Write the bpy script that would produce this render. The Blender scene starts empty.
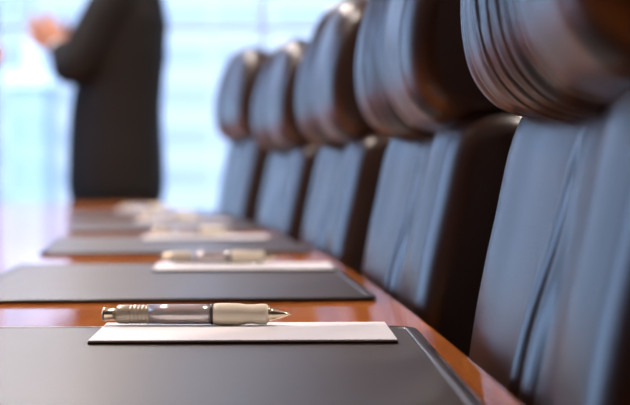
import bpy, bmesh, math, random
from mathutils import Vector, Matrix, noise
random.seed(7)
S = bpy.context.scene
COL = S.collection
PI = math.pi

# ---------------------------------------------------------------- camera
cd = bpy.data.cameras.new('camera'); cam = bpy.data.objects.new('camera', cd); COL.objects.link(cam)
cam.location = (0, 0, 0.8753)
cam.rotation_euler = (math.radians(90 - 1.38), 0, 0)
cd.sensor_width = 36; cd.lens = 36 * 1431 / 630
cd.clip_start = 0.02; cd.clip_end = 600
cd.dof.use_dof = True; cd.dof.focus_distance = 1.07; cd.dof.aperture_fstop = 5.8
S.camera = cam

# ---------------------------------------------------------------- sky, sun, exposure
w = bpy.data.worlds.new('sky'); S.world = w; w.use_nodes = True
nt = w.node_tree; nt.nodes.clear()
out = nt.nodes.new('ShaderNodeOutputWorld'); bg = nt.nodes.new('ShaderNodeBackground')
tc = nt.nodes.new('ShaderNodeTexCoord'); sp = nt.nodes.new('ShaderNodeSeparateXYZ'); cr = nt.nodes.new('ShaderNodeValToRGB')
nt.links.new(tc.outputs['Generated'], sp.inputs[0]); nt.links.new(sp.outputs['Z'], cr.inputs[0])
cr.color_ramp.elements[0].position = 0.0; cr.color_ramp.elements[0].color = (0.46, 0.66, 1.0, 1)
cr.color_ramp.elements[1].position = 0.6; cr.color_ramp.elements[1].color = (0.34, 0.50, 1.0, 1)
nt.links.new(cr.outputs[0], bg.inputs[0]); bg.inputs[1].default_value = 3.6
nt.links.new(bg.outputs[0], out.inputs[0])
sl = bpy.data.lights.new('sun', 'SUN'); sl.energy = 1.0; sl.angle = 0.02; sl.color = (1, .95, .88)
so = bpy.data.objects.new('sun', sl); COL.objects.link(so)
so.rotation_euler = Vector((-0.25, 1.0, -0.75)).to_track_quat('-Z', 'Y').to_euler()
S.view_settings.view_transform = 'Standard'; S.view_settings.look = 'None'
S.view_settings.gamma = 1; S.view_settings.use_curve_mapping = False
S.view_settings.exposure = 0.5
S.cycles.max_bounces = 10; S.cycles.transparent_max_bounces = 16
LAMP = 25.0          # watts of each ceiling lamp
RX0, RX1, RY0, RY1, RZ = -3.6, 1.9, -3.8, 8.0, 2.75
for (lx, ly, rot, sx, sy) in (((RX0+RX1)/2, RY1+.12, (-PI/2, 0, 0), RX1-RX0, RZ), (RX0-.12, (1.5+RY1)/2, (PI/2, 0, -PI/2), RY1-1.5, RZ)):
    pl = bpy.data.lights.new('window_portal', 'AREA'); pl.shape = 'RECTANGLE'; pl.size = sx; pl.size_y = sy
    pl.cycles.is_portal = True
    po = bpy.data.objects.new('window_portal', pl); COL.objects.link(po); po.location = (lx, ly, RZ/2); po.rotation_euler = rot

# ---------------------------------------------------------------- materials
def mat(name, col, rough=.5, metal=0, spec=.5, coat=0, coat_r=.05, bump=None, var=None, trans=0, ior=1.5, sub=0, emit=None):
    m = bpy.data.materials.new(name); m.use_nodes = True
    n = m.node_tree; b = n.nodes['Principled BSDF']
    b.inputs['Base Color'].default_value = (*col, 1); b.inputs['Roughness'].default_value = rough
    b.inputs['Metallic'].default_value = metal; b.inputs['Specular IOR Level'].default_value = spec
    b.inputs['Coat Weight'].default_value = coat; b.inputs['Coat Roughness'].default_value = coat_r
    b.inputs['Transmission Weight'].default_value = trans; b.inputs['IOR'].default_value = ior
    if emit: b.inputs['Emission Color'].default_value = (*emit[0], 1); b.inputs['Emission Strength'].default_value = emit[1]
    t = n.nodes.new('ShaderNodeTexCoord')
    if var:   # (scale vector, noise scale, second colour)
        mp = n.nodes.new('ShaderNodeMapping'); mp.inputs['Scale'].default_value = var[0]
        no = n.nodes.new('ShaderNodeTexNoise'); no.inputs['Scale'].default_value = var[1]; no.inputs['Detail'].default_value = 6
        no.inputs['Distortion'].default_value = var[3] if len(var) > 3 else 0
        r = n.nodes.new('ShaderNodeValToRGB'); r.color_ramp.elements[0].color = (*col, 1); r.color_ramp.elements[1].color = (*var[2], 1)
        r.color_ramp.elements[0].position = .35; r.color_ramp.elements[1].position = .65
        n.links.new(t.outputs['Object'], mp.inputs[0]); n.links.new(mp.outputs[0], no.inputs[0])
        n.links.new(no.outputs['Fac'], r.inputs[0]); n.links.new(r.outputs[0], b.inputs['Base Color'])
    if bump:  # (scale, distance, strength)
        no = n.nodes.new('ShaderNodeTexVoronoi') if bump[0] > 300 else n.nodes.new('ShaderNodeTexNoise')
        no.inputs['Scale'].default_value = bump[0]
        bp = n.nodes.new('ShaderNodeBump'); bp.inputs['Distance'].default_value = bump[1]; bp.inputs['Strength'].default_value = bump[2]
        n.links.new(t.outputs['Object'], no.inputs[0]); n.links.new(no.outputs[0], bp.inputs['Height']); n.links.new(bp.outputs[0], b.inputs['Normal'])
    return m
M = {}
M['leather'] = mat('brown_leather', (.031, .014, .009), .30, spec=1.0, bump=(700, .0004, .35), var=((1, 1, 1), 6, (.022, .010, .006)))
M['matleather'] = mat('desk_leather', (.056, .038, .031), .39, spec=.9, bump=(900, .0002, .3))
M['matrim'] = mat('desk_leather_border', (.035, .022, .017), .34, spec=.6)
M['wood'] = mat('cherry_wood', (.66, .215, .050), .08, spec=.5, coat=0, coat_r=.06, var=((14, 1.1, 4), 3.0, (.50, .140, .030), 1.2))
M['wooddark'] = mat('dark_cherry_wood', (.16, .045, .015), .3, spec=.5)
M['paper'] = mat('white_paper', (.93, .92, .94), .45, spec=.5)
M['board'] = mat('brown_cardboard', (.055, .018, .010), .6)
M['gold'] = mat('champagne_metal', (.80, .68, .48), .24, metal=1)
M['penbody'] = mat('smoky_barrel', (.68, .63, .63), .22, metal=.5, coat=.6)
M['pencap'] = mat('taupe_barrel_end', (.52, .45, .35), .35, metal=.2, coat=.4)
M['ring'] = mat('dark_ring', (.05, .035, .03), .3)
M['grip'] = mat('cream_rubber', (.86, .78, .62), .45, spec=.4)
M['chrome'] = mat('chrome', (.6, .6, .62), .2, metal=1)
M['black'] = mat('black_plastic', (.015, .015, .016), .45)
M['carpet'] = mat('carpet', (.16, .13, .11), .95, spec=.1, bump=(180, .004, .6), var=((1, 1, 1), 30, (.12, .10, .085)))
M['ceil'] = mat('ceiling_plaster', (.78, .76, .72), .9, spec=.2, bump=(60, .001, .2))
M['wall'] = mat('wall_panel', (.085, .048, .028), .6, spec=.3, var=((3, 3, .6), 3, (.06, .033, .02)))
M['alu'] = mat('pale_aluminium', (.72, .72, .70), .4, metal=.3)
M['trim'] = mat('painted_trim', (.7, .68, .64), .5)
M['suit'] = mat('charcoal_suit', (.016, .014, .013), .85, spec=.25, bump=(500, .0005, .4))
M['shirt'] = mat('white_shirt', (.82, .84, .9), .8)
M['skin'] = mat('skin', (.55, .24, .13), .5, spec=.4)
M['hair'] = mat('hair', (.03, .018, .012), .6)
M['shoe'] = mat('black_shoe', (.01, .01, .01), .25)
M['lamp'] = mat('lamp_glow', (1, .9, .75), .5, emit=((1, .82, .6), 6))
M['street'] = mat('street_surface', (.22, .23, .24), .9, var=((1, 1, 1), .05, (.3, .3, .3)))
M['eye'] = mat('eye', (.8, .8, .8), .2)
def glass_mat():
    m = bpy.data.materials.new('window_glass'); m.use_nodes = True; n = m.node_tree; n.nodes.clear()
    o = n.nodes.new('ShaderNodeOutputMaterial'); mx = n.nodes.new('ShaderNodeMixShader'); tr = n.nodes.new('ShaderNodeBsdfTransparent')
    gl = n.nodes.new('ShaderNodeBsdfGlossy'); fr = n.nodes.new('ShaderNodeFresnel'); fr.inputs[0].default_value = 1.45
    tr.inputs[0].default_value = (.93, .97, .98, 1); gl.inputs['Roughness'].default_value = .01
    n.links.new(fr.outputs[0], mx.inputs[0]); n.links.new(tr.outputs[0], mx.inputs[1]); n.links.new(gl.outputs[0], mx.inputs[2]); n.links.new(mx.outputs[0], o.inputs[0])
    return m
M['glass'] = glass_mat()
def facade_mat(name, wall, glassc, fh, bw, gfrac=.55, vfrac=.12):
    """office facade: window bands between spandrels with thin piers (object coordinates)"""
    m = bpy.data.materials.new(name); m.use_nodes = True; n = m.node_tree; b = n.nodes['Principled BSDF']; b.inputs['Roughness'].default_value = .6
    t = n.nodes.new('ShaderNodeTexCoord'); s = n.nodes.new('ShaderNodeSeparateXYZ'); n.links.new(t.outputs['Object'], s.inputs[0])
    def mth(op, a, bb):
        q = n.nodes.new('ShaderNodeMath'); q.operation = op
        for i, v in enumerate((a, bb)):
            if v is None: continue
            if isinstance(v, (int, float)): q.inputs[i].default_value = v
            else: n.links.new(v, q.inputs[i])
        return q.outputs[0]
    z = mth('LESS_THAN', mth('FRACT', mth('DIVIDE', s.outputs['Z'], fh), None), gfrac)
    x = mth('GREATER_THAN', mth('FRACT', mth('DIVIDE', mth('ADD', s.outputs['X'], s.outputs['Y']), bw), None), vfrac)
    f = mth('MULTIPLY', z, x)
    mx = n.nodes.new('ShaderNodeMix'); mx.data_type = 'RGBA'; mx.inputs['A'].default_value = (*wall, 1); mx.inputs['B'].default_value = (*glassc, 1)
    n.links.new(f, mx.inputs['Factor']); n.links.new(mx.outputs['Result'], b.inputs['Base Color'])
    return m

# ---------------------------------------------------------------- mesh helpers
def link_bm(name, bm, m, parent=None, smooth=True, recalc=True):
    if recalc: bmesh.ops.recalc_face_normals(bm, faces=bm.faces[:])
    me = bpy.data.meshes.new(name); bm.to_mesh(me); bm.free()
    if smooth:
        for p in me.polygons: p.use_smooth = True
    me.materials.append(M[m] if isinstance(m, str) else m)
    o = bpy.data.objects.new(name, me); COL.objects.link(o)
    if parent: o.parent = parent
    return o
def bev(o, wd=.003, seg=3, ang=40):
    b = o.modifiers.new('bevel', 'BEVEL'); b.width = wd; b.segments = seg; b.limit_method = 'ANGLE'; b.angle_limit = math.radians(ang)
    return o
def box(bm, x0, x1, y0, y1, z0, z1):
    v = [bm.verts.new(p) for p in ((x0,y0,z0),(x1,y0,z0),(x1,y1,z0),(x0,y1,z0),(x0,y0,z1),(x1,y0,z1),(x1,y1,z1),(x0,y1,z1))]
    for f in ((0,3,2,1),(4,5,6,7),(0,1,5,4),(1,2,6,5),(2,3,7,6),(3,0,4,7)): bm.faces.new([v[i] for i in f])
def mbox(name, m, *a, parent=None, bevel=0):
    bm = bmesh.new(); box(bm, *a); o = link_bm(name, bm, m, parent, smooth=False)
    if bevel: bev(o, bevel)
    return o
def rings_to_bm(bm, rings, cap=True, close=True):
    vs = [[bm.verts.new(p) for p in r] for r in rings]
    n = len(vs[0])
    for a, b in zip(vs, vs[1:]):
        for i in range(n if close else n-1):
            j = (i+1) % n
            bm.faces.new((a[i], a[j], b[j], b[i]))
    if cap:
        bm.faces.new(vs[0][::-1]); bm.faces.new(vs[-1])
    return vs
def prism(bm, pts, z0, z1):
    rings_to_bm(bm, [[(x, y, z0) for x, y in pts], [(x, y, z1) for x, y in pts]])
def lathe(bm, prof, seg=40, origin=(0,0,0), axis='x'):
    """prof: list of (t along axis, radius)"""
    rs = []
    for t, r in prof:
        ring = []
        for k in range(seg):
            a = 2*PI*k/seg; c, s = r*math.cos(a), r*math.sin(a)
            p = (t, c, s) if axis == 'x' else (c, s, t)
            ring.append((origin[0]+p[0], origin[1]+p[1], origin[2]+p[2]))
        rs.append(ring)
    rings_to_bm(bm, rs)
def chain(bm, pts, seg=20, sub=6):
    """tapered round-ended limb through pts [(x,y,z,r)] or [(x,y,z,rx,ry)] (rx along world-ish side)"""
    P = [Vector(p[:3]) for p in pts]; R = [(p[3], p[4] if len(p) > 4 else p[3]) for p in pts]
    Q, RR = [], []
    for i in range(len(P)-1):
        for k in range(sub):
            t = k/sub
            p0, p1, p2, p3 = P[max(i-1,0)], P[i], P[i+1], P[min(i+2,len(P)-1)]
            q = .5*((2*p1)+(p2-p0)*t+(2*p0-5*p1+4*p2-p3)*t*t+(3*p1-p0-3*p2+p3)*t**3)
            tt = t*t*(3-2*t)
            Q.append(q); RR.append((R[i][0]*(1-tt)+R[i+1][0]*tt, R[i][1]*(1-tt)+R[i+1][1]*tt))
    Q.append(P[-1]); RR.append(R[-1])
    # rounded ends
    d0 = (Q[0]-Q[1]).normalized(); d1 = (Q[-1]-Q[-2]).normalized()
    A, AR, B, BR = [], [], [], []
    for k in range(1, 5):
        a = PI/2*k/4.3; c = math.cos(a); s = math.sin(a); m0 = min(RR[0]); m1 = min(RR[-1])
        A.insert(0, Q[0]+d0*m0*s); AR.insert(0, (RR[0][0]*c, RR[0][1]*c))
        B.append(Q[-1]+d1*m1*s); BR.append((RR[-1][0]*c, RR[-1][1]*c))
    Q = A+Q+B; RR = AR+RR+BR
    rings = []; side = None
    for i, q in enumerate(Q):
        t = (Q[min(i+1, len(Q)-1)]-Q[max(i-1, 0)]).normalized()
        if side is None:
            side = Vector((1,0,0)) - t*t.x
            if side.length < .2: side = Vector((0,1,0)) - t*t.y
        side = (side - t*side.dot(t)).normalized(); up = t.cross(side)
        rings.append([q+side*RR[i][0]*math.cos(2*PI*k/seg)+up*RR[i][1]*math.sin(2*PI*k/seg) for k in range(seg)])
    rings_to_bm(bm, rings)
def ball(bm, c, rx, ry, rz, u=24, v=16):
    rings_to_bm(bm, [[(c[0]+rx*math.sin(PI*(i+.5)/v)*math.cos(2*PI*k/u), c[1]+ry*math.sin(PI*(i+.5)/v)*math.sin(2*PI*k/u), c[2]-rz*math.cos(PI*(i+.5)/v)) for k in range(u)] for i in range(v)])
def remeshed(name, bm, m, parent, voxel, smooth=4):
    bmesh.ops.recalc_face_normals(bm, faces=bm.faces[:])
    me = bpy.data.meshes.new('tmp'); bm.to_mesh(me); bm.free()
    o = bpy.data.objects.new('tmp', me); COL.objects.link(o)
    r = o.modifiers.new('r', 'REMESH'); r.mode = 'VOXEL'; r.voxel_size = voxel
    s = o.modifiers.new('s', 'SMOOTH'); s.iterations = smooth; s.factor = .5
    dg = bpy.context.evaluated_depsgraph_get(); me2 = bpy.data.meshes.new_from_object(o.evaluated_get(dg))
    bpy.data.objects.remove(o); me2.name = name
    for p in me2.polygons: p.use_smooth = True
    me2.materials.clear(); me2.materials.append(M[m])
    o = bpy.data.objects.new(name, me2); COL.objects.link(o); o.parent = parent
    return o
def tag(o, label, cat, group=None):
    o['label'] = label; o['category'] = cat
    if group: o['group'] = group
    return o
def thing(name, label, cat, loc=(0,0,0), rz=0, group=None):
    o = bpy.data.objects.new(name, None); COL.objects.link(o); o.empty_display_size = .1
    o.location = loc; o.rotation_euler = (0, 0, rz)
    return tag(o, label, cat, group)
def structure(o):
    o['kind'] = 'structure'; return o
def dup(root, loc, rz, label, scale=1):
    r = root.copy(); COL.objects.link(r); r.location = loc; r.rotation_euler = (0, 0, rz); r.scale = (scale,)*3; r['label'] = label
    for ch in list(root.children):
        c = ch.copy(); COL.objects.link(c); c.parent = r
        for g in list(ch.children):
            d = g.copy(); COL.objects.link(d); d.parent = c
    return r

# ---------------------------------------------------------------- room
T = .15
structure(mbox('floor', 'carpet', RX0-T, RX1+T, RY0-T, RY1+T, -.2, 0))
structure(mbox('ceiling', 'ceil', RX0-T, RX1+T, RY0-T, RY1+T, RZ, RZ+.2))
structure(mbox('wall_right', 'wall', RX1, RX1+T, RY0-T, RY1+T, 0, RZ))
structure(mbox('wall_back', 'wall', RX0-T, RX1, RY0-T, RY0, 0, RZ))
structure(mbox('wall_left', 'wall', RX0-T, RX0, RY0, 1.5, 0, RZ))
structure(mbox('baseboard_right', 'wooddark', RX1-.015, RX1, RY0, RY1-.05, 0, .1))
def window_wall(name, axis, fixed, a0, a1, posts, transoms):
    bm = bmesh.new()
    def bar(u0, u1, z0, z1, dp=.05):
        if axis == 'x': box(bm, u0, u1, fixed-dp, fixed+dp, z0, z1)
        else: box(bm, fixed-dp, fixed+dp, u0, u1, z0, z1)
    for p in posts: bar(p-.013, p+.013, .06, RZ-.06)
    for z in transoms: bar(a0, a1, z-.009, z+.009, .03)
    bar(a0, a1, 0, .06); bar(a0, a1, RZ-.06, RZ)
    o = structure(link_bm(name, bm, 'alu', smooth=False))
    bm = bmesh.new()
    if axis == 'x': box(bm, a0, a1, fixed-.004, fixed+.004, .05, RZ-.05)
    else: box(bm, fixed-.004, fixed+.004, a0, a1, .05, RZ-.05)
    # a single sheet is enough optically: keep the pane thin and solid
    g = link_bm('glass_pane', bm, 'glass', o, smooth=False)
    return o
window_wall('window_1', 'x', RY1+.06, RX0, RX1, [-3.29, -1.79, -.29, 1.21], [1.66])
window_wall('window_2', 'y', RX0-.06, 1.5, RY1, [1.53+1.29*k for k in range(6)], [1.66])

# ---------------------------------------------------------------- conference table
def edge_x(y): return .130 - .026*y*y
CX, TY0, TY1, TZ = -.97, -2.6, 5.3, .7488
def table_outline(inset=0):
    y0, y1 = TY0+inset, TY1-inset; n = 60; r = .06
    R_ = [(edge_x(y0+(y1-y0)*i/n)-inset, y0+(y1-y0)*i/n) for i in range(n+1)]
    R_[0] = (R_[0][0]-r*.3, R_[0][1]); R_[-1] = (R_[-1][0]-r*.3, R_[-1][1])
    L_ = [(2*CX-x, y) for x, y in R_][::-1]
    return R_+L_
tb = thing('conference_table', 'long glossy cherry wood boardroom table with bowed sides', 'table', (CX, 0, 0))
bm = bmesh.new(); prism(bm, [(x-CX, y) for x, y in table_outline()], TZ-.04, TZ)
o = link_bm('tabletop', bm, 'wood', tb, smooth=False); bev(o, .006, 4, 50)
bm = bmesh.new(); prism(bm, [(x-CX, y) for x, y in table_outline(.42)], TZ-.10, TZ-.04); link_bm('apron', bm, 'wooddark', tb, smooth=False)
for yy in (-1.3, 1.4, 4.6):
    bm = bmesh.new(); box(bm, -.28, .28, yy-.3, yy+.3, .06, TZ-.10); box(bm, -.34, .34, yy-.36, yy+.36, 0, .06)
    bev(link_bm('pedestal', bm, 'wooddark', tb, smooth=False), .008)

# ---------------------------------------------------------------- chair
def cross_closed(pts, n=72):
    """closed Catmull-Rom through pts, resampled to n points (evenly by arc length)"""
    out = []; N = len(pts); P = [Vector((p[0], 0, p[1])) for p in pts]
    for i in range(N):
        p0, p1, p2, p3 = P[i-1], P[i], P[(i+1) % N], P[(i+2) % N]
        for k in range(16):
            t = k/16
            out.append(.5*((2*p1)+(p2-p0)*t+(2*p0-5*p1+4*p2-p3)*t*t+(3*p1-p0-3*p2+p3)*t**3))
    L = [0]
    for i in range(len(out)): L.append(L[-1]+(out[(i+1) % len(out)]-out[i]).length)
    res = []; j = 0
    for k in range(n):
        s = L[-1]*k/n
        while L[j+1] < s: j += 1
        f = (s-L[j])/(L[j+1]-L[j]); res.append(out[j].lerp(out[(j+1) % len(out)], f))
    return res
def pillow(bm, prof, hw, p, ny, disp, endround=.04, nprof=72, crown=0):
    """loft a closed xz profile along y; the ends round in; disp(pt, normal, y, front weight) moves the skin outwards"""
    C = cross_closed(prof, nprof); ctr = sum(C, Vector())/len(C); n = len(C)
    nor = []
    for i in range(n):
        t = (C[(i+1) % n]-C[i-1]).normalized(); nn = Vector((t.z, 0, -t.x))
        if nn.dot(C[i]-ctr) < 0: nn = -nn
        nor.append(nn)
    rings = []
    for j in range(ny+1):
        u = -1+2*j/ny; u = math.copysign(1-(1-abs(u))**1.35, u)*.9995; y = u*hw
        e = max(0, (abs(y)-(hw-endround))/endround)
        inset = endround*(1-math.sqrt(max(0, 1-e*e)))*p
        ring = []
        for i in range(n):
            q = C[i]-nor[i]*inset
            # stop profile from folding over when insetting
            v = q-ctr
            if v.dot(C[i]-ctr) < 0: q = ctr.copy()
            dd = disp(C[i], nor[i], y)*(1-e)
            q = q+nor[i]*dd
            if crown and q.z > 1.0: q.z = 1+(q.z-1)*(1-crown*abs(u)**3)
            ring.append((q.x, y, q.z))
        rings.append(ring)
    rings_to_bm(bm, rings)
def fold(y, c, wd, dp):   # a leather fold: sharp valley with a soft swelling at each side
    t = (y-c)/wd
    return -dp*math.exp(-(t*t)*3.2)+.35*dp*math.exp(-((abs(t)-1.25)**2)*2.2)
def make_chair(label):
    t = thing('conference_chair', label, 'chair', group='leather chairs in a row along the table')
    # backrest: the face line leans back 12.5 degrees
    sl = .222
    def fx(z): return (z-.75)*sl
    prof = [(-.034, .46), (-.025, .56), (-.0145, .66), (fx(.75), .75), (fx(.83)+.001, .83), (fx(.89)+.002, .895), (fx(.925)+.010, .922), (fx(.93)+.045, .930),
            (fx(.90)+.09, .915), (fx(.85)+.105, .85), (fx(.75)+.105, .75), (fx(.62)+.10, .62), (fx(.50)+.09, .50), (fx(.44)+.055, .435), (fx(.44)+.015, .437)]
    def dispb(p, n, y):
        f = max(0, -n.x); z = p.z
        d = .010*math.exp(-((abs(y)-.175)/.05)**2)*f*(lambda q: q*q*(3-2*q))(max(0, min(1, (z-.70)/.12))) - .004*math.exp(-(y/.1)**2)*f
        k = max(0, min(1, (.90-z)/.12))*f
        lean = (.78-z)*.10
        d += k*(fold(y, -.035-lean*.5, .017, .0170)+min(1, max(0, (.84-z)/.12))*(fold(y, .004-lean*.2, .012, .0090)+fold(y, -.078-lean*.8, .012, .0075)))
        d += .0014*noise.noise(Vector((z*11, y*8, 3.1)))*f
        return d
    bm = bmesh.new(); pillow(bm, prof, .25, 1.0, 170, dispb, .028, 90); link_bm('backrest', bm, 'leather', t)
    profh = [(.066, .914), (.036, .915), (.012, .926), (-.005, .950), (-.012, .985), (-.010, 1.025), (-.003, 1.062), (.008, 1.098), (.026, 1.130), (.055, 1.145),
             (.088, 1.141), (.112, 1.115), (.120, 1.06), (.120, 1.0), (.112, .95), (.092, .922)]
    FH = [(.155, .009, .0050), (.098, .010, .0090), (.046, .010, .0230), (.010, .009, .0200), (-.042, .011, .0230), (-.092, .012, .0040)]
    def disph(p, n, y):
        f = max(0, min(1, (-n.x+.75)*1.2)); z = p.z
        d = .0045*math.exp(-((abs(y)-.15)/.06)**2)*max(0, -n.x)
        for i, (c, wd, dp) in enumerate(FH):
            wob = .006*noise.noise(Vector((z*7, i*3.7, 0)))+(1.05-z)*.08*(1 if i % 2 else .6)
            d += f*fold(y, c-wob, wd, dp)
        d += .0012*noise.noise(Vector((z*13, y*9, 9)))*f
        return d
    bm = bmesh.new(); pillow(bm, profh, .235, 1.0, 220, disph, .034, 100, .18); link_bm('headrest', bm, 'leather', t)
    bm = bmesh.new(); box(bm, .10, .112, -.07, .07, .80, 1.06); bev(link_bm('headrest_bracket', bm, 'black', t, smooth=False), .004)
    profs = [(-.44, .41), (-.46, .44), (-.455, .475), (-.42, .492), (-.30, .488), (-.18, .482), (-.09, .475), (-.065, .45), (-.07, .415), (-.25, .405)]
    bm = bmesh.new(); pillow(bm, profs, .24, 1.0, 60, lambda p, n, y: .004*math.exp(-(y/.12)**2)*max(0, n.z), .035, 60); link_bm('seat', bm, 'leather', t)
    for s in (-1, 1):
        bm = bmesh.new(); chain(bm, [(-.10, s*.262, .42, .016, .013), (-.12, s*.285, .52, .016, .013), (-.13, s*.288, .60, .015, .013), (-.17, s*.288, .64, .015, .015), (-.30, s*.286, .648, .015, .018), (-.36, s*.284, .644, .013, .016)], 16, 6)
        link_bm('armrest', bm, 'black', t)
    bm = bmesh.new(); lathe(bm, [(.13, .03), (.30, .03), (.30, .02), (.395, .02), (.395, .09), (.41, .09)], 28, (-.25, 0, 0), 'z'); link_bm('gas_lift', bm, 'chrome', t, smooth=False)
    bm = bmesh.new()
    for k in range(5):
        a = 2*PI*k/5+.3
        chain(bm, [(-.25, 0, .12, .028), (-.25+.14*math.cos(a), .14*math.sin(a), .11, .022), (-.25+.28*math.cos(a), .28*math.sin(a), .085, .015)], 14, 4)
    link_bm('star_base', bm, 'chrome', t)
    for k in range(5):
        a = 2*PI*k/5+.3; c = Vector((-.25+.28*math.cos(a), .28*math.sin(a), .032))
        bm = bmesh.new(); rs = []
        d = Vector((-math.sin(a), math.cos(a), 0)); e = Vector((math.cos(a), math.sin(a), 0))
        for q, r in ((-.022, .022), (-.020, .030), (-.004, .031), (-.003, .012), (.003, .012), (.004, .031), (.020, .030), (.022, .022)):
            rs.append([c+d*q+e*r*math.cos(2*PI*j/20)+Vector((0,0,1))*r*math.sin(2*PI*j/20) for j in range(20)])
        rings_to_bm(bm, rs); lathe(bm, [(.05, .007), (.09, .007)], 10, (c.x, c.y, 0), 'z')
        link_bm('caster', bm, 'black', t, smooth=False)
    return t
YC = [.86, 1.60, 2.35, 3.10, 3.86]
CL = ['dark brown leather conference chair nearest the camera, at the right edge of the picture',
      'dark brown leather conference chair second from the camera, beside the nearest chair',
      'dark brown leather conference chair in the middle of the row of five',
      'dark brown leather conference chair second from the far end of the row',
      'dark brown leather conference chair at the far end of the row, by the window']
chair0 = make_chair(CL[0])
for i, y in enumerate(YC):
    x = edge_x(y)+(.016, .0165, .016, .019, .021)[i]; a = math.atan(.048*y)
    if i == 0: chair0.location = (.1265, .905, 0); chair0.rotation_euler = (0, 0, 0)
    else:
        c = dup(chair0, (x, y, 0), a, CL[i])
        if i == 4: c.scale = (1, 1, 1.04)   # raised a little higher than the others

# ---------------------------------------------------------------- desk mats
def round_rect(x0, x1, y0, y1, r, n=8):
    pts = []
    for cx, cy, a0 in ((x1-r, y0+r, -PI/2), (x1-r, y1-r, 0), (x0+r, y1-r, PI/2), (x0+r, y0+r, PI)):
        for k in range(n+1): pts.append((cx+r*math.cos(a0+PI/2*k/n), cy+r*math.sin(a0+PI/2*k/n)))
    return pts
def make_mat(label):
    t = thing('desk_mat', label, 'desk mat', group='leather desk mats along the table edge')
    x0, x1, y0, y1 = -.40, 0, -.25, .25
    rs = []
    def R(i, z): return [(x, y, z) for x, y in round_rect(x0+i, x1-i, y0+i, y1-i, max(.022-i, .004))]
    bm = bmesh.new(); rings_to_bm(bm, [R(.0005, 0), R(0, .0008), R(.0003, .0034), R(.0015, .0044), R(.0075, .0045), R(.0088, .0040), R(.0095, .0034), R(.0095, .0006)])
    link_bm('border', bm, 'matrim', t)
    bm = bmesh.new(); rings_to_bm(bm, [R(.0098, .0007), R(.0098, .0036), R(.0108, .0042)]); link_bm('writing_surface', bm, 'matleather', t, smooth=False)
    return t
ML = ['dark leather desk mat in the foreground in front of the nearest chair',
      'dark leather desk mat second from the camera, just behind the sharp pen',
      'blurred dark leather desk mat, third from the camera, by the middle chair',
      'blurred dark leather desk mat, fourth from the camera',
      'blurred dark leather desk mat farthest from the camera, before the farthest chair']
mat0 = make_mat(ML[0])
for i, y in enumerate(YC):
    a = math.atan(.048*y)*(.72 if i == 0 else 1); c = (edge_x(y)-.027+.002*y*y, y, TZ)
    if i == 0: mat0.location = c; mat0.rotation_euler = (0, 0, a)
    else: dup(mat0, c, a, ML[i])

# ---------------------------------------------------------------- notepads and pens
PC = [(-.0515, 1.047, .030), (-.087, 1.745, .06), (-.190, 2.485, .085), (-.300, 3.24, .11), (-.452, 4.03, .14)]
MT = .7533
def make_pad(label):
    t = thing('notepad', label, 'notepad', group='white notepads on the desk mats')
    w2, d2 = .1075, .0575
    bm = bmesh.new(); box(bm, -w2, w2, -d2, d2, 0, .0016); link_bm('backing_board', bm, 'board', t, smooth=False)
    bm = bmesh.new(); box(bm, -w2+.0003, w2-.0003, -d2+.0003, d2-.0003, .00162, .0028); link_bm('paper', bm, 'paper', t, smooth=False)
    return t
PL = ['white notepad in focus on the foreground desk mat, dark brown backing',
      'white notepad on the second desk mat, slightly blurred',
      'blurred white notepad third from the camera',
      'blurred white notepad fourth from the camera',
      'very blurred white notepad farthest from the camera, below the dark suit']
pad0 = make_pad(PL[0])
for i, (x, y, a) in enumerate(PC):
    if i == 0: pad0.location = (x, y, MT); pad0.rotation_euler = (0, 0, a)
    else: dup(pad0, (x, y, MT), a, PL[i])
def make_pen(label):
    t = thing('ballpoint_pen', label, 'pen', group='ballpoint pens on the notepads')
    bm = bmesh.new(); lathe(bm, [(-.0718, .0034), (-.0715, .0048), (-.0706, .0053), (-.0690, .0053), (-.0684, .0048), (-.0605, .0048)], 40); link_bm('push_button', bm, 'gold', t)
    bm = bmesh.new(); pr = [(-.0610, .0058), (-.0605, .0066), (-.0595, .0071), (-.052, .0074)]
    for k in range(5): b = -.0515+k*.0030; pr += [(b, .0072), (b+.0006, .0070), (b+.0012, .0070), (b+.0018, .0074)]
    pr += [(-.036, .0074)]
    lathe(bm, pr, 48); link_bm('barrel_end', bm, 'pencap', t)
    bm = bmesh.new(); lathe(bm, [(-.0360, .0074), (-.02, .0075), (.0, .0076), (.0105, .0075)], 48); link_bm('barrel', bm, 'penbody', t)
    # slim clip lying along the barrel end, turned away at the rear
    bm = bmesh.new(); chain(bm, [(-.056, .0078, .002, .0012, .0024), (-.040, .0102, .002, .0010, .0024), (-.020, .0098, .002, .0010, .0022), (-.016, .0088, .002, .0012, .002)], 12, 4); link_bm('clip', bm, 'gold', t)
    bm = bmesh.new(); lathe(bm, [(.0105, .0072), (.0107, .0079), (.0122, .0079), (.0124, .0072)], 48); link_bm('ring', bm, 'ring', t)
    bm = bmesh.new(); lathe(bm, [(.0124, .0074), (.0135, .0081), (.017, .0084), (.025, .0084), (.032, .0082), (.038, .0074), (.043, .0074), (.048, .0079), (.0525, .0078), (.054, .0064)], 48); link_bm('grip', bm, 'grip', t)
    bm = bmesh.new(); lathe(bm, [(.0538, .0060), (.0545, .0062), (.0555, .0058), (.0555, .0050), (.0575, .0046), (.0665, .0020), (.0685, .0014), (.069, .0008), (.0715, .0006)], 40); link_bm('tip', bm, 'gold', t)
    return t
NL = ['cream gripped ballpoint pen in sharp focus on the nearest notepad',
      'slightly blurred cream gripped pen on the second notepad',
      'blurred pen lying on the third notepad from the camera',
      'blurred pen lying on the fourth notepad from the camera',
      'very blurred pen on the farthest notepad']
PT = MT+.0028
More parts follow.
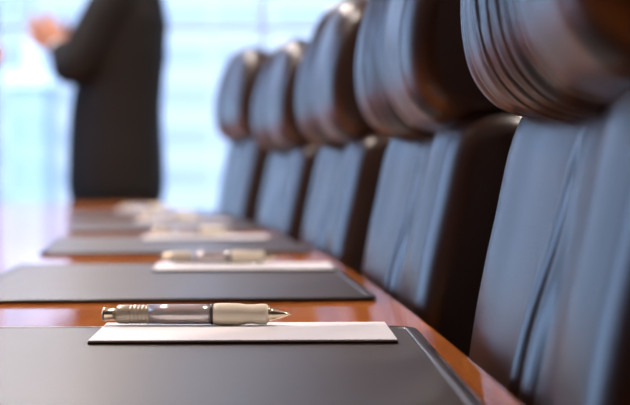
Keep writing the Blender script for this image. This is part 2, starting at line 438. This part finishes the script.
PN = [(-.0895, 1.083, .0), (-.117, 1.775, .03), (-.215, 2.515, .06), (-.33, 3.27, .09), (-.48, 4.055, .12)]
pen0 = make_pen(NL[0])
for i, (x, y, a) in enumerate(PN):
    z = PT+.0084
    if i == 0: pen0.location = (x, y, z); pen0.rotation_euler = (0, 0, a)
    else: dup(pen0, (x, y, z), a, NL[i])

# ---------------------------------------------------------------- people
def finger(bm, base, dirv, curl, ln, r):
    """three-joint finger: starts inside the palm, bends towards curl"""
    d = Vector(dirv).normalized(); c = Vector(curl).normalized(); p = Vector(base); pts = [(*p, r)]
    for k, f in enumerate((.46, .30, .24)):
        d = (d+c*(.18+.22*k)).normalized(); p = p+d*ln*f; pts.append((*p, r*(1-.10*(k+1))))
    chain(bm, pts, 12, 3)
def hand(bm, wrist, d, across, palm_n, s):
    """palm from the wrist along d; across = direction from little finger to thumb side; palm_n = way the palm faces"""
    bm0, bm = bm, bmesh.new()
    W = Vector(wrist); d = Vector(d).normalized(); a = Vector(across); a = (a-d*a.dot(d)).normalized(); n = Vector(palm_n); n = (n-d*n.dot(d)-a*n.dot(a)).normalized()
    for k, off in enumerate((-.030, -.010, .010, .029)):
        chain(bm, [(*(W+a*off*.45), .0165), (*(W+d*.045+a*off*.85), .0145), (*(W+d*.088+a*off), .0118)], 14, 4)
        L = (.062, .076, .083, .074)[k]
        finger(bm, W+d*.088+a*off*1.02, d+a*off*3, n*(.9+.3*(3-k)/3), L, (.0078, .0086, .009, .0088)[k])
    b = W+d*.022+a*.024
    chain(bm, [(*b, .014), (*(b+d*.030+a*.026+n*.006), .0125), (*(b+d*.058+a*.040+n*.014), .0105), (*(b+d*.084+a*.043+n*.024), .0090)], 12, 4)
    bmesh.ops.scale(bm, vec=(s, s, s), space=Matrix.Translation(-W), verts=bm.verts[:])
    tm = bpy.data.meshes.new('tmp'); bm.to_mesh(tm); bm.free(); bm0.from_mesh(tm); bpy.data.meshes.remove(tm)
def make_person(label):
    t = thing('person', label, 'person')
    LS, LE, LW = (-.205, -.055, 1.52), (-.270, .085, 1.255), (-.125, .190, 1.335)
    RS, RE, RW = (.205, -.055, 1.52), (.275, .05, 1.265), (.105, .235, 1.32)
    # ---- body: one continuous skin
    bm = bmesh.new()
    chain(bm, [(0, .0, .95, .165, .115), (0, .0, 1.10, .145, .105), (0, .0, 1.25, .155, .115), (0, -.03, 1.40, .175, .12), (0, -.055, 1.52, .15, .09), (0, -.05, 1.60, .062, .060), (0, -.03, 1.66, .055, .058), (0, .0, 1.72, .05, .055)], 28, 6)
    for s in (-1, 1):
        chain(bm, [(s*.085, 0, .95, .085), (s*.09, .005, .75, .078), (s*.095, .01, .53, .055), (s*.095, -.01, .36, .055), (s*.095, -.015, .12, .038), (s*.095, -.01, .06, .036)], 20, 5)
        chain(bm, [(s*.095, -.04, .045, .036), (s*.10, .06, .04, .036), (s*.105, .15, .03, .030)], 16, 4)
    for A, E, Wr in ((LS, LE, LW), (RS, RE, RW)):
        A, E, Wr = Vector(A), Vector(E), Vector(Wr)
        chain(bm, [(*A, .052), (*A.lerp(E, .5), .047), (*E, .040), (*E.lerp(Wr, .35), .041), (*E.lerp(Wr, .8), .030), (*Wr, .027)], 18, 5)
    hd = Vector((.2, .55, .75))
    hand(bm, Vector(LW)+Vector((.004, .006, .01)), (.10, .85, .55), (-.1, -.55, .85), (.9, -.1, -.1), 1.12)
    hand(bm, Vector(RW)+Vector((-.004, .006, .01)), (-.15, .55, .80), (.1, -.8, .6), (-.9, -.1, -.1), 1.12)
    # head, facing local +y
    ball(bm, (0, .005, 1.795), .077, .098, .108); ball(bm, (0, .030, 1.725), .060, .070, .062); ball(bm, (0, .055, 1.690), .034, .034, .026)
    chain(bm, [(0, .095, 1.800, .009), (0, .108, 1.782, .010), (0, .118, 1.762, .013), (0, .104, 1.752, .011)], 12, 3)
    ball(bm, (0, .096, 1.722), .024, .010, .006); ball(bm, (0, .094, 1.712), .021, .010, .007)
    for s in (-1, 1):
        ball(bm, (s*.032, .088, 1.812), .022, .012, .006); ball(bm, (s*.016, .100, 1.757), .009, .010, .008); ball(bm, (s*.080, -.005, 1.775), .010, .020, .032)
        ball(bm, (s*.045, .070, 1.765), .022, .022, .020)
    body = remeshed('body', bm, 'skin', t, .0045, 3)
    for s in (-1, 1):
        bm = bmesh.new(); ball(bm, (s*.031, .088, 1.797), .011, .009, .008, 16, 10); link_bm('eye', bm, 'eye', t)
    bm = bmesh.new(); ball(bm, (0, -.012, 1.822), .088, .104, .096); ball(bm, (0, -.055, 1.765), .074, .060, .075)
    hair = remeshed('hair', bm, 'hair', t, .006, 3)
    hm = hair.data; bm = bmesh.new(); bm.from_mesh(hm)
    bmesh.ops.delete(bm, geom=[v for v in bm.verts if v.co.y > .03 and v.co.z < 1.855], context='VERTS'); bm.to_mesh(hm); bm.free()
    so_ = hair.modifiers.new('thickness', 'SOLIDIFY'); so_.thickness = .006
    # ---- jacket
    bm = bmesh.new()
    chain(bm, [(0, .0, .80, .240, .186), (0, .0, .90, .238, .184), (0, .0, 1.05, .225, .178), (0, -.01, 1.18, .218, .170), (0, -.03, 1.32, .222, .165), (0, -.055, 1.44, .222, .145), (0, -.065, 1.53, .19, .120), (0, -.045, 1.585, .11, .085), (0, -.04, 1.61, .078, .072)], 36, 6)
    for A, E, Wr in ((LS, LE, LW), (RS, RE, RW)):
        A, E, Wr = Vector(A), Vector(E), Vector(Wr)
        chain(bm, [(*(A+Vector((-A.x*.25, 0, .01))), .072), (*A, .080), (*A.lerp(E, .5), .076), (*E, .070), (*E.lerp(Wr, .4), .062), (*E.lerp(Wr, .78), .050)], 20, 6)
    for s in (-1, 1):   # lapels
        chain(bm, [(s*.075, .02, 1.60, .020, .012), (s*.095, .085, 1.48, .034, .012), (s*.05, .140, 1.30, .020, .010), (s*.012, .170, 1.15, .008, .008)], 12, 5)
    jk = remeshed('jacket', bm, 'suit', t, .009, 5)
    for z in (1.14, 1.03):
        bm = bmesh.new(); ball(bm, (.012, .178, z), .010, .004, .010, 16, 8); link_bm('button', bm, 'black', jk)
    bm = bmesh.new()
    for E, Wr in ((LE, LW), (RE, RW)):
        E, Wr = Vector(E), Vector(Wr); chain(bm, [(*E.lerp(Wr, .7), .042), (*E.lerp(Wr, 1.04), .037)], 20, 3)
    chain(bm, [(0, -.05, 1.585, .072, .068), (0, -.035, 1.625, .064, .063), (0, -.03, 1.645, .060, .062)], 24, 4)
    chain(bm, [(0, .10, 1.30, .03, .055), (0, .06, 1.45, .05, .05), (0, .01, 1.58, .045, .03)], 20, 4)
    remeshed('shirt', bm, 'shirt', t, .006, 3)
    bm = bmesh.new()
    for s in (-1, 1):
        chain(bm, [(s*.085, 0, .95, .12, .125), (s*.095, .0, .75, .108, .11), (s*.10, .005, .50, .085, .09), (s*.10, -.005, .25, .075, .085), (s*.10, .0, .11, .072, .085)], 24, 5)
    remeshed('trousers', bm, 'suit', t, .009, 3)
    for s in (-1, 1):
        bm = bmesh.new(); chain(bm, [(s*.098, -.05, .047, .043, .045), (s*.10, .03, .045, .045, .043), (s*.105, .10, .04, .048, .038), (s*.108, .175, .034, .038, .030)], 20, 5); box(bm, s*.10-.036, s*.10+.036, -.085, -.01, 0, .02)
        remeshed('shoe', bm, 'shoe', t, .006, 2)
    return t
P1 = make_person('person in a charcoal suit standing past the table end, hands raised, head out of frame')
P1.location = (-.779, 5.62, 0); P1.rotation_euler = (0, 0, math.radians(80))
dup(P1, (-1.555, 5.62, 0), math.radians(-72), 'person almost wholly outside the left edge, only fingertips showing', .93)

# ---------------------------------------------------------------- ceiling lamps
first = None
LL = [(1.25, 1.6), (1.25, 3.4), (1.25, 5.2), (-1.0, 1.6), (-1.0, 3.4), (-1.0, 5.2)]
for i, (x, y) in enumerate(LL):
    lab = 'round recessed ceiling lamp above the ' + ('chair row' if x > 0 else 'table') + ', ' + {1.6: 'level with the second chair', 3.4: 'level with the fourth chair', 5.2: 'level with the table end'}[y]
    if first is None:
        first = thing('ceiling_lamp', lab, 'lamp', (x, y, RZ), 0, 'round recessed ceiling lamps')
        bm = bmesh.new(); rs = []
        for r, z in ((.085, 0), (.11, 0), (.112, -.004), (.108, -.010), (.092, -.012), (.085, -.008)): rs.append([(r*math.cos(2*PI*k/40), r*math.sin(2*PI*k/40), z) for k in range(40)])
        rings_to_bm(bm, rs+[rs[0]], cap=False); link_bm('lamp_ring', bm, 'alu', first)
        bm = bmesh.new(); lathe(bm, [(-.006, .084), (-.002, .084)], 40, (0,0,0), 'z'); link_bm('diffuser', bm, 'lamp', first, smooth=False)
        L = bpy.data.lights.new('lamp_light', 'AREA'); L.shape = 'DISK'; L.size = .17; L.energy = LAMP; L.color = (1, .88, .80)
        lo = bpy.data.objects.new('lamp_light', L); COL.objects.link(lo); lo.parent = first; lo.location = (0, 0, -.014)
    else:
        dup(first, (x, y, RZ), 0, lab)

# ---------------------------------------------------------------- city outside the windows
G = -45.0
def building(label, x0, x1, y0, y1, h, m, roof=True):
    t = thing('office_building', label, 'building', ((x0+x1)/2, (y0+y1)/2, G), 0)
    a, b = (x1-x0)/2, (y1-y0)/2
    bm = bmesh.new(); box(bm, -a, a, -b, b, 0, h); link_bm('facade', bm, m, t, smooth=False)
    bm = bmesh.new(); box(bm, -a-.4, a+.4, -b-.4, b+.4, h, h+1.2); box(bm, -a*.4, a*.4, -b*.4, b*.4, h+1.2, h+4.5); link_bm('roof', bm, 'trim', t, smooth=False)
structure(mbox('ground', 'street', -300, 300, 15, 500, G-1, G))
FA = facade_mat('pale_facade', (.52, .475, .44), (.40, .385, .38), 3.4, 5.0, .5, .1)
FB = facade_mat('blue_facade', (.40, .42, .44), (.34, .38, .42), 3.4, 2.4, .7, .2)
FC = facade_mat('white_facade', (.52, .50, .48), (.42, .43, .44), 4.2, 3.0, .45, .3)
building('pale banded office building seen through the window between suit and chairs', -23.6, 6, 120, 150, 80, FA)
building('white building outside the window left of the suit', -46, -24.6, 124, 150, 75, FC)
building('low narrow blue glass building outside the window left of the suit', -23.0, -20.4, 108, 113, 52, FB)
building('pale office building outside behind the chairs', 8, 45, 125, 160, 90, FA)
